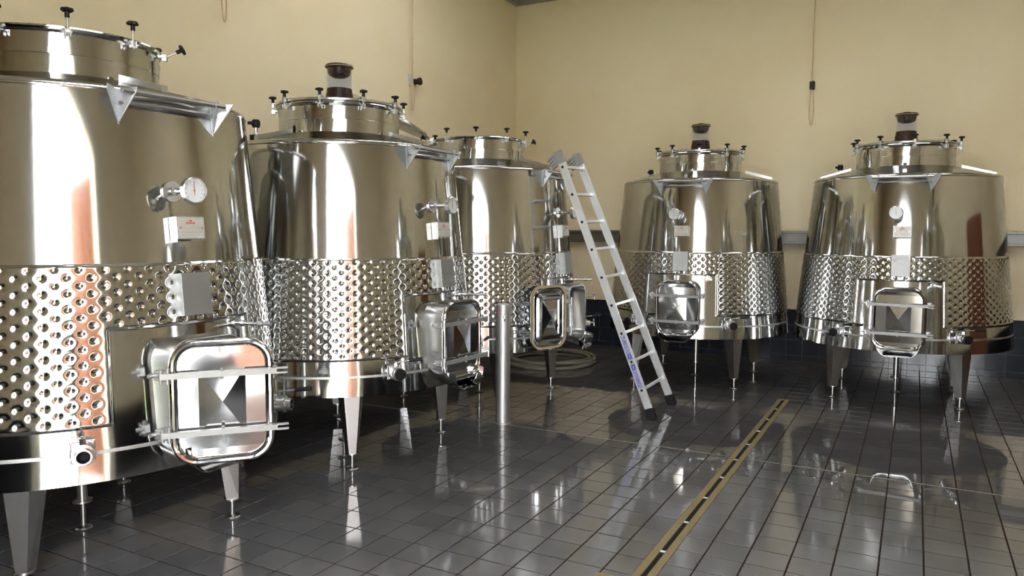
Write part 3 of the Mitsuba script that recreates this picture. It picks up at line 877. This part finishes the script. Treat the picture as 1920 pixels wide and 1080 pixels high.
# ------------------------------------------------------------------ ladder
la_ = thing('ladder', 'aluminium ladder with blue stickers leaning on the hook of the open tank', 'ladder')
B = [np.array([-2.00, 6.33, 0.03]), np.array([-2.01, 6.98, 0.03])]
Tp = [np.array([-2.885, 6.23, 2.37]), np.array([-2.885, 6.66, 2.39])]
for s in (0, 1):
    ax = Tp[s] - B[s]
    L = np.linalg.norm(ax)
    ax = ax / L
    yv = np.array([0, 1.0, 0]) - ax * ax[1]
    yv /= np.linalg.norm(yv)
    xv = np.cross(yv, ax)
    M = np.eye(4)
    M[:3, 0], M[:3, 1], M[:3, 2], M[:3, 3] = xv, yv, ax, B[s]
    LM = M
    st = cbox(-0.036, 0.036, -0.013, 0.013, 0.02, L - 0.05, 0.004)
    sk = part(la_, 'stile', st, 'aluminium', False, M=M)
    foot = cbox(-0.044, 0.044, -0.022, 0.022, -0.035, 0.075, 0.008)
    part(sk, 'foot', foot, 'black_plastic', False, 'black ribbed rubber foot', M=M)
    hd = [cbox(-0.040, 0.040, -0.018, 0.018, L - 0.10, L + 0.02, 0.006)]
    for k in range(4):
        hd.append(hull([(-0.030, sy, L - 0.10 + 0.03 * k) for sy in (-0.02, 0.02)] + [(-0.030, sy, L - 0.075 + 0.03 * k) for sy in (-0.02, 0.02)] + [(-0.10 - 0.006 * k, sy, L - 0.125 + 0.028 * k) for sy in (-0.02, 0.02)] + [(-0.10 - 0.006 * k, sy, L - 0.103 + 0.028 * k) for sy in (-0.02, 0.02)]))
    part(sk, 'head', cat(hd), 'grey_plastic', False, 'grey ribbed hook head', M=M)
    if s == 0:
        ML0, LL0 = M, L
    else:
        ML1, LL1 = M, L
# rungs: measured heights along the left stile
for k in range(9):
    f0 = 0.098 + (0.945 - 0.098) * k / 8
    p0 = B[0] + (Tp[0] - B[0]) * f0
    p1 = B[1] + (Tp[1] - B[1]) * f0
    d = (p1 - p0) / np.linalg.norm(p1 - p0)
    ax = (Tp[0] - B[0]) / np.linalg.norm(Tp[0] - B[0])
    xv = np.cross(d, ax)
    xv /= np.linalg.norm(xv)
    M = np.eye(4)
    M[:3, 0], M[:3, 1], M[:3, 2], M[:3, 3] = xv, d, np.cross(xv, d), p0
    ln = np.linalg.norm(p1 - p0)
    rk = part(la_, 'rung', cbox(-0.013, 0.013, -0.0145, ln + 0.0145, -0.013, 0.013, 0.003), 'aluminium', False, M=M)
    part(rk, 'rung_end', box(-0.0105, 0.0105, -0.0152, -0.0140, -0.0105, 0.0105), 'dark_void', False, M=M)
# stickers on the left stile, facing the near side: local frame of the face: u down the stile, v across


def sticker(fc, flip):
    """fc: centre along the stile; blue frame with lettering and a blue square with a white figure"""
    base, blue = [], []
    ln, wd = 0.222, 0.040
    fe = 0.052
    S = -1 if flip else 1
    # in face coordinates (s along the stile, c across)
    def bx(s0, s1, c0, c1, d0, d1):
        a, b_ = sorted((S * s0, S * s1))
        c, d_ = sorted((S * c0, S * c1))
        return box(c, d_, -0.0130 - d1, -0.0130 - d0, fc + a, fc + b_)
    base.append(bx(-ln / 2, ln / 2, -wd / 2, wd / 2, 0.0, 0.0006))
    for q in ((-ln / 2, fe, -wd / 2, -wd / 2 + 0.003), (-ln / 2, fe, wd / 2 - 0.003, wd / 2), (-ln / 2, -ln / 2 + 0.003, -wd / 2, wd / 2), (fe - 0.003, fe, -wd / 2, wd / 2)):
        blue.append(bx(*q, 0.0006, 0.0010))
    # square with an emblem: leave white strokes of a striding figure
    sq = Polygon([(fe + 0.005, -wd / 2), (ln / 2, -wd / 2), (ln / 2, wd / 2), (fe + 0.005, wd / 2)])
    from shapely.geometry import LineString, Point
    fig = LineString([(0.088, -0.014), (0.108, 0.0), (0.135, 0.012)]).buffer(0.0024).union(LineString([(0.09, 0.014), (0.108, 0.0), (0.128, -0.013)]).buffer(0.0024)).union(Point(0.136, -0.001).buffer(0.004))
    em = sq.difference(affinity.translate(fig, fe - 0.079, 0))
    em = affinity.affine_transform(em, [0, S, S, 0, 0, 0])
    m = cat([extrude(g, 0.0005) for g in getattr(em, 'geoms', [em])])
    m.apply_transform(np.array([[1, 0, 0, 0], [0, 0, -1, -0.0136], [0, 1, 0, fc], [0, 0, 0, 1.0]]))
    blue.append(m)
    tx = meshkit.text_mesh('TUBESCA', 0.024, 0.0005, bold=True)
    w_ = tx.bounds[1, 0] - tx.bounds[0, 0]
    tx.apply_translation([-tx.bounds[0, 0], -0.012, 0])
    tx.apply_scale([(fe + ln / 2 - 0.018) / w_, 1, 1])
    # letters read along the stile, from its top to its bottom (flip: the other way up)
    Q = np.eye(4)
    if flip:
        Q[:3, 0], Q[:3, 1], Q[:3, 2], Q[:3, 3] = [0, 0, -1], [1, 0, 0], [0, -1, 0], [0, -0.0136, fc + ln / 2 - 0.009]
    else:
        Q[:3, 0], Q[:3, 1], Q[:3, 2], Q[:3, 3] = [0, 0, 1], [-1, 0, 0], [0, -1, 0], [0, -0.0136, fc - ln / 2 + 0.009]
    tx.apply_transform(Q)
    blue.append(tx)
    return cat(base), cat(blue)


for fr_, fl_ in ((0.2580, True), (0.1512, False)):
    b_, t_ = sticker(LL0 * fr_, fl_)
    kk = part('ladder__stile', 'sticker', b_, 'white_enamel', False, 'white sticker with blue lettering', M=ML0)
    part('ladder', 'lettering', t_, 'blue_print', False, 'blue lettering and emblem', M=ML0)

# ------------------------------------------------------------------ hose coil
hs = []
for k in range(5):
    a = np.linspace(0, 2 * PI, 60, endpoint=False)
    rx, ry = 0.50 + 0.045 * (k % 3), 0.50 + 0.045 * (k % 3)
    cx_, cy_ = -4.05 + 0.02 * math.sin(k * 2.1), 8.55 + 0.02 * math.cos(k * 1.7)
    hs.append(tube(np.column_stack([cx_ + rx * np.cos(a), cy_ + ry * np.sin(a), 0.025 + 0.045 * (k // 3) + 0.008 * np.sin(3 * a + k)]), 0.023, 10, True))
part(None, 'hose', cat(hs), 'hose_rubber', True)
labels['hose'] = {'label': 'olive grey rubber hose coiled on the floor behind the open tank', 'category': 'hose'}

# ------------------------------------------------------------------ rail along the back wall
ra_ = thing('cable_tray', 'steel cable tray fixed along the back wall behind the far tanks', 'cable tray')
part(ra_, 'channel', cat([box(-4.75, XR - 0.02, YB - 0.055, YB - 0.05, 1.52, 1.675), box(-4.75, XR - 0.02, YB - 0.10, YB - 0.03, 1.67, 1.678), box(-4.75, XR - 0.02, YB - 0.10, YB - 0.03, 1.517, 1.524)]), 'tray_steel', False)
part(ra_, 'lip', cbox(-4.75, XR - 0.02, YB - 0.108, YB - 0.098, 1.648, 1.680, 0.003), 'tray_steel', False)
part(ra_, 'lip', cbox(-4.75, XR - 0.02, YB - 0.108, YB - 0.098, 1.514, 1.540, 0.003), 'tray_steel', False)
for x in (-4.6, -3.4, -2.2, -1.0, 0.2, 1.4, 2.6):
    part(ra_, 'bracket', box(x - 0.02, x + 0.02, YB - 0.052, YB - 0.001, 1.53, 1.66), 'steel_satin', False)

# ------------------------------------------------------------------ pull cords
def cord(label, p, top, zend, knot, blk, grp=None):
    c = thing('pull_cord', label, 'cord', 'pull cords on the walls')
    path = [(p[0] + 0.004 * math.sin(z * 3), p[1] + 0.004 * math.cos(z * 2.3), z) for z in np.linspace(top, knot, 14)]
    part(c, 'rope', tube(path, 0.008, 8), 'rope_fibre', True)
    t = np.linspace(0, 2 * PI, 40, endpoint=False)
    mid, hh = (knot + zend) / 2, (knot - zend) / 2
    nx = np.array([0, 1.0]) if abs(p[0] - XL) < 0.2 else np.array([1.0, 0])
    wv = 0.022 * (1 - 0.5 * np.cos(t + PI) ** 2)
    lp = np.column_stack([p[0] + nx[0] * 0.024 * np.sin(t), p[1] + nx[1] * 0.024 * np.sin(t), mid + hh * np.cos(t)])
    part(c, 'loop', tube(lp, 0.0065, 8, True), 'rope_fibre', True)
    return c


c = cord('long rope cord with a dark cleat hanging on the left wall above the second tank', (XL + 0.05, 7.47), HC, 3.10, 3.42, True)
q = np.array([XL, 7.53, 3.46])
part(c, 'plate', cbox(XL + 0.001, XL + 0.012, 7.44, 7.50, 3.40, 3.53, 0.002), 'white_enamel', False)
m = lathe_x([(0.0, 0.0), (0.035, 0.0), (0.035, 0.02), (0.028, 0.05), (0.045, 0.07), (0.045, 0.09), (0.03, 0.10), (0.0, 0.10)], 20)
m.apply_translation([XL + 0.005, 7.56, 3.46])
part(c, 'cleat', m, 'brown_rubber', 30, 'dark brown cleat')
c = cord('rope cord hanging on the back wall left of the right-hand tank', (-1.215, YB - 0.05), HC, 3.0, 3.42, True)
part(c, 'cleat', cbox(-1.245, -1.185, YB - 0.06, YB - 0.001, 3.44, 3.545, 0.01), 'brown_rubber', False, 'brown wooden cleat')
c = cord('short rope loop hanging on the left wall above the nearest tank', (XL + 0.05, 4.69), HC, 3.47, 3.85, True)

for k_ in list(labels):
    if k_ == 'lawn' or k_ == 'yard':
        labels[k_]['kind'] = 'structure'

# ------------------------------------------------------------------ the person standing in the doorway, seen only in the mirror of the tanks
import manifold3d as m3


def ball(p, r):
    return m3.Manifold.sphere(r, 20).translate(list(map(float, p)))


def limb(*pr):
    out = m3.Manifold()
    for (p0, r0), (p1, r1_) in zip(pr[:-1], pr[1:]):
        out = out + m3.Manifold.batch_hull([ball(p0, r0), ball(p1, r1_)])
    return out


def skin_over(man, ln=0.022, it=12):
    m = man.refine_to_length(ln).to_mesh()
    t = trimesh.Trimesh(m.vert_properties[:, :3], m.tri_verts, process=True)
    trimesh.smoothing.filter_taubin(t, 0.5, 0.53, it)
    return t


_fw = np.array([math.sin(YAW), math.cos(YAW), 0])
MP = np.eye(4)
MP[:3, 0], MP[:3, 1], MP[:3, 2] = _fw, np.cross([0, 0, 1.0], _fw), [0, 0, 1.0]
MP[:3, 3] = -_fw * 0.36
pe = thing('person', 'person in dark shirt and blue jeans in the doorway, seen only as reflection', 'person')
# x forward, y to the left, z up
trunk = limb(((0, 0, 0.98), 0.135), ((0, 0, 1.15), 0.125), ((0, 0, 1.34), 0.13)) + m3.Manifold.batch_hull([ball((0, y, z), r) for y, z, r in ((0.15, 1.40, 0.062), (-0.15, 1.40, 0.062), (0.08, 1.22, 0.10), (-0.08, 1.22, 0.10))]) + limb(((0.0, 0, 1.42), 0.06), ((0.015, 0, 1.52), 0.055))
arms = m3.Manifold()
hands = m3.Manifold()
for sg in (1, -1):
    arms = arms + limb(((0, 0.185 * sg, 1.40), 0.055), ((0.06, 0.25 * sg, 1.20), 0.044), ((0.21, 0.11 * sg, 1.47), 0.034))
    hands = hands + limb(((0.21, 0.11 * sg, 1.47), 0.03), ((0.245, 0.075 * sg, 1.545), 0.034))
    for k in range(4):
        hands = hands + limb(((0.25, (0.075 - 0.004 * k) * sg, 1.53 + 0.017 * k), 0.010), ((0.275, (0.07 - 0.004 * k) * sg, 1.535 + 0.017 * k), 0.009), ((0.285, (0.045 - 0.004 * k) * sg, 1.535 + 0.017 * k), 0.008))
    hands = hands + limb(((0.23, 0.07 * sg, 1.54), 0.012), ((0.225, 0.04 * sg, 1.56), 0.010))
head = m3.Manifold.batch_hull([ball((0.02, 0, 1.66), 0.088), ball((-0.02, 0, 1.69), 0.088), ball((0.065, 0, 1.58), 0.04)]) + limb(((0.1, 0, 1.645), 0.012), ((0.12, 0, 1.62), 0.014)) + ball((0.01, 0.088, 1.64), 0.025) + ball((0.01, -0.088, 1.64), 0.025) + limb(((0.0, 0, 1.45), 0.052), ((0.02, 0, 1.58), 0.055))
legs = m3.Manifold.batch_hull([ball((0, 0.07, 0.95), 0.115), ball((0, -0.07, 0.95), 0.115)])
shoes = m3.Manifold()
for sg in (1, -1):
    legs = legs + limb(((0, 0.09 * sg, 0.92), 0.095), ((0.015, 0.105 * sg, 0.50), 0.066), ((-0.01, 0.115 * sg, 0.10), 0.050))
    shoes = shoes + m3.Manifold.batch_hull([ball((-0.05, 0.115 * sg, 0.045), 0.043), ball((0.03, 0.12 * sg, 0.05), 0.045), ball((0.15, 0.135 * sg, 0.036), 0.034)])
paint('skin', (0.55, 0.33, 0.24), 0.5, 0.4)
paint('shirt_cloth', (0.035, 0.038, 0.05), 0.8, 0.2)
paint('jeans_cloth', (0.030, 0.050, 0.115), 0.8, 0.2)
scene[pe] = mikit.ply(skin_over(head + arms + hands, 0.012, 6).apply_transform(MP), 'skin', smooth=True)
part(pe, 'shirt', skin_over(trunk + arms.scale([1.0, 1.0, 1.0]).trim_by_plane([0, 0, -1.0], -1.46)).apply_transform(MP), 'shirt_cloth', True, 'dark shirt')
part(pe, 'jeans', skin_over(legs).apply_transform(MP), 'jeans_cloth', True, 'blue jeans')
part(pe, 'shoes', skin_over(shoes, 0.02, 4).apply_transform(MP), 'black_plastic', True, 'dark shoes')
part(pe, 'hair', skin_over(m3.Manifold.batch_hull([ball((-0.03, 0, 1.70), 0.094), ball((0.01, 0, 1.725), 0.082), ball((-0.05, 0, 1.62), 0.07)]), 0.02, 4).apply_transform(MP), 'brown_rubber', True, 'short dark hair')
cm_ = cat([cbox(0.298, 0.318, -0.05, 0.05, 1.53, 1.592, 0.004), cyl((0.31, 0, 1.56), (0.335, 0, 1.56), 0.026, 24)])
hc = thing('camera_compact', 'small black compact camera held up by the person in the doorway', 'camera')
scene[hc] = mikit.ply(cm_.apply_transform(MP), 'black_plastic', smooth=30)
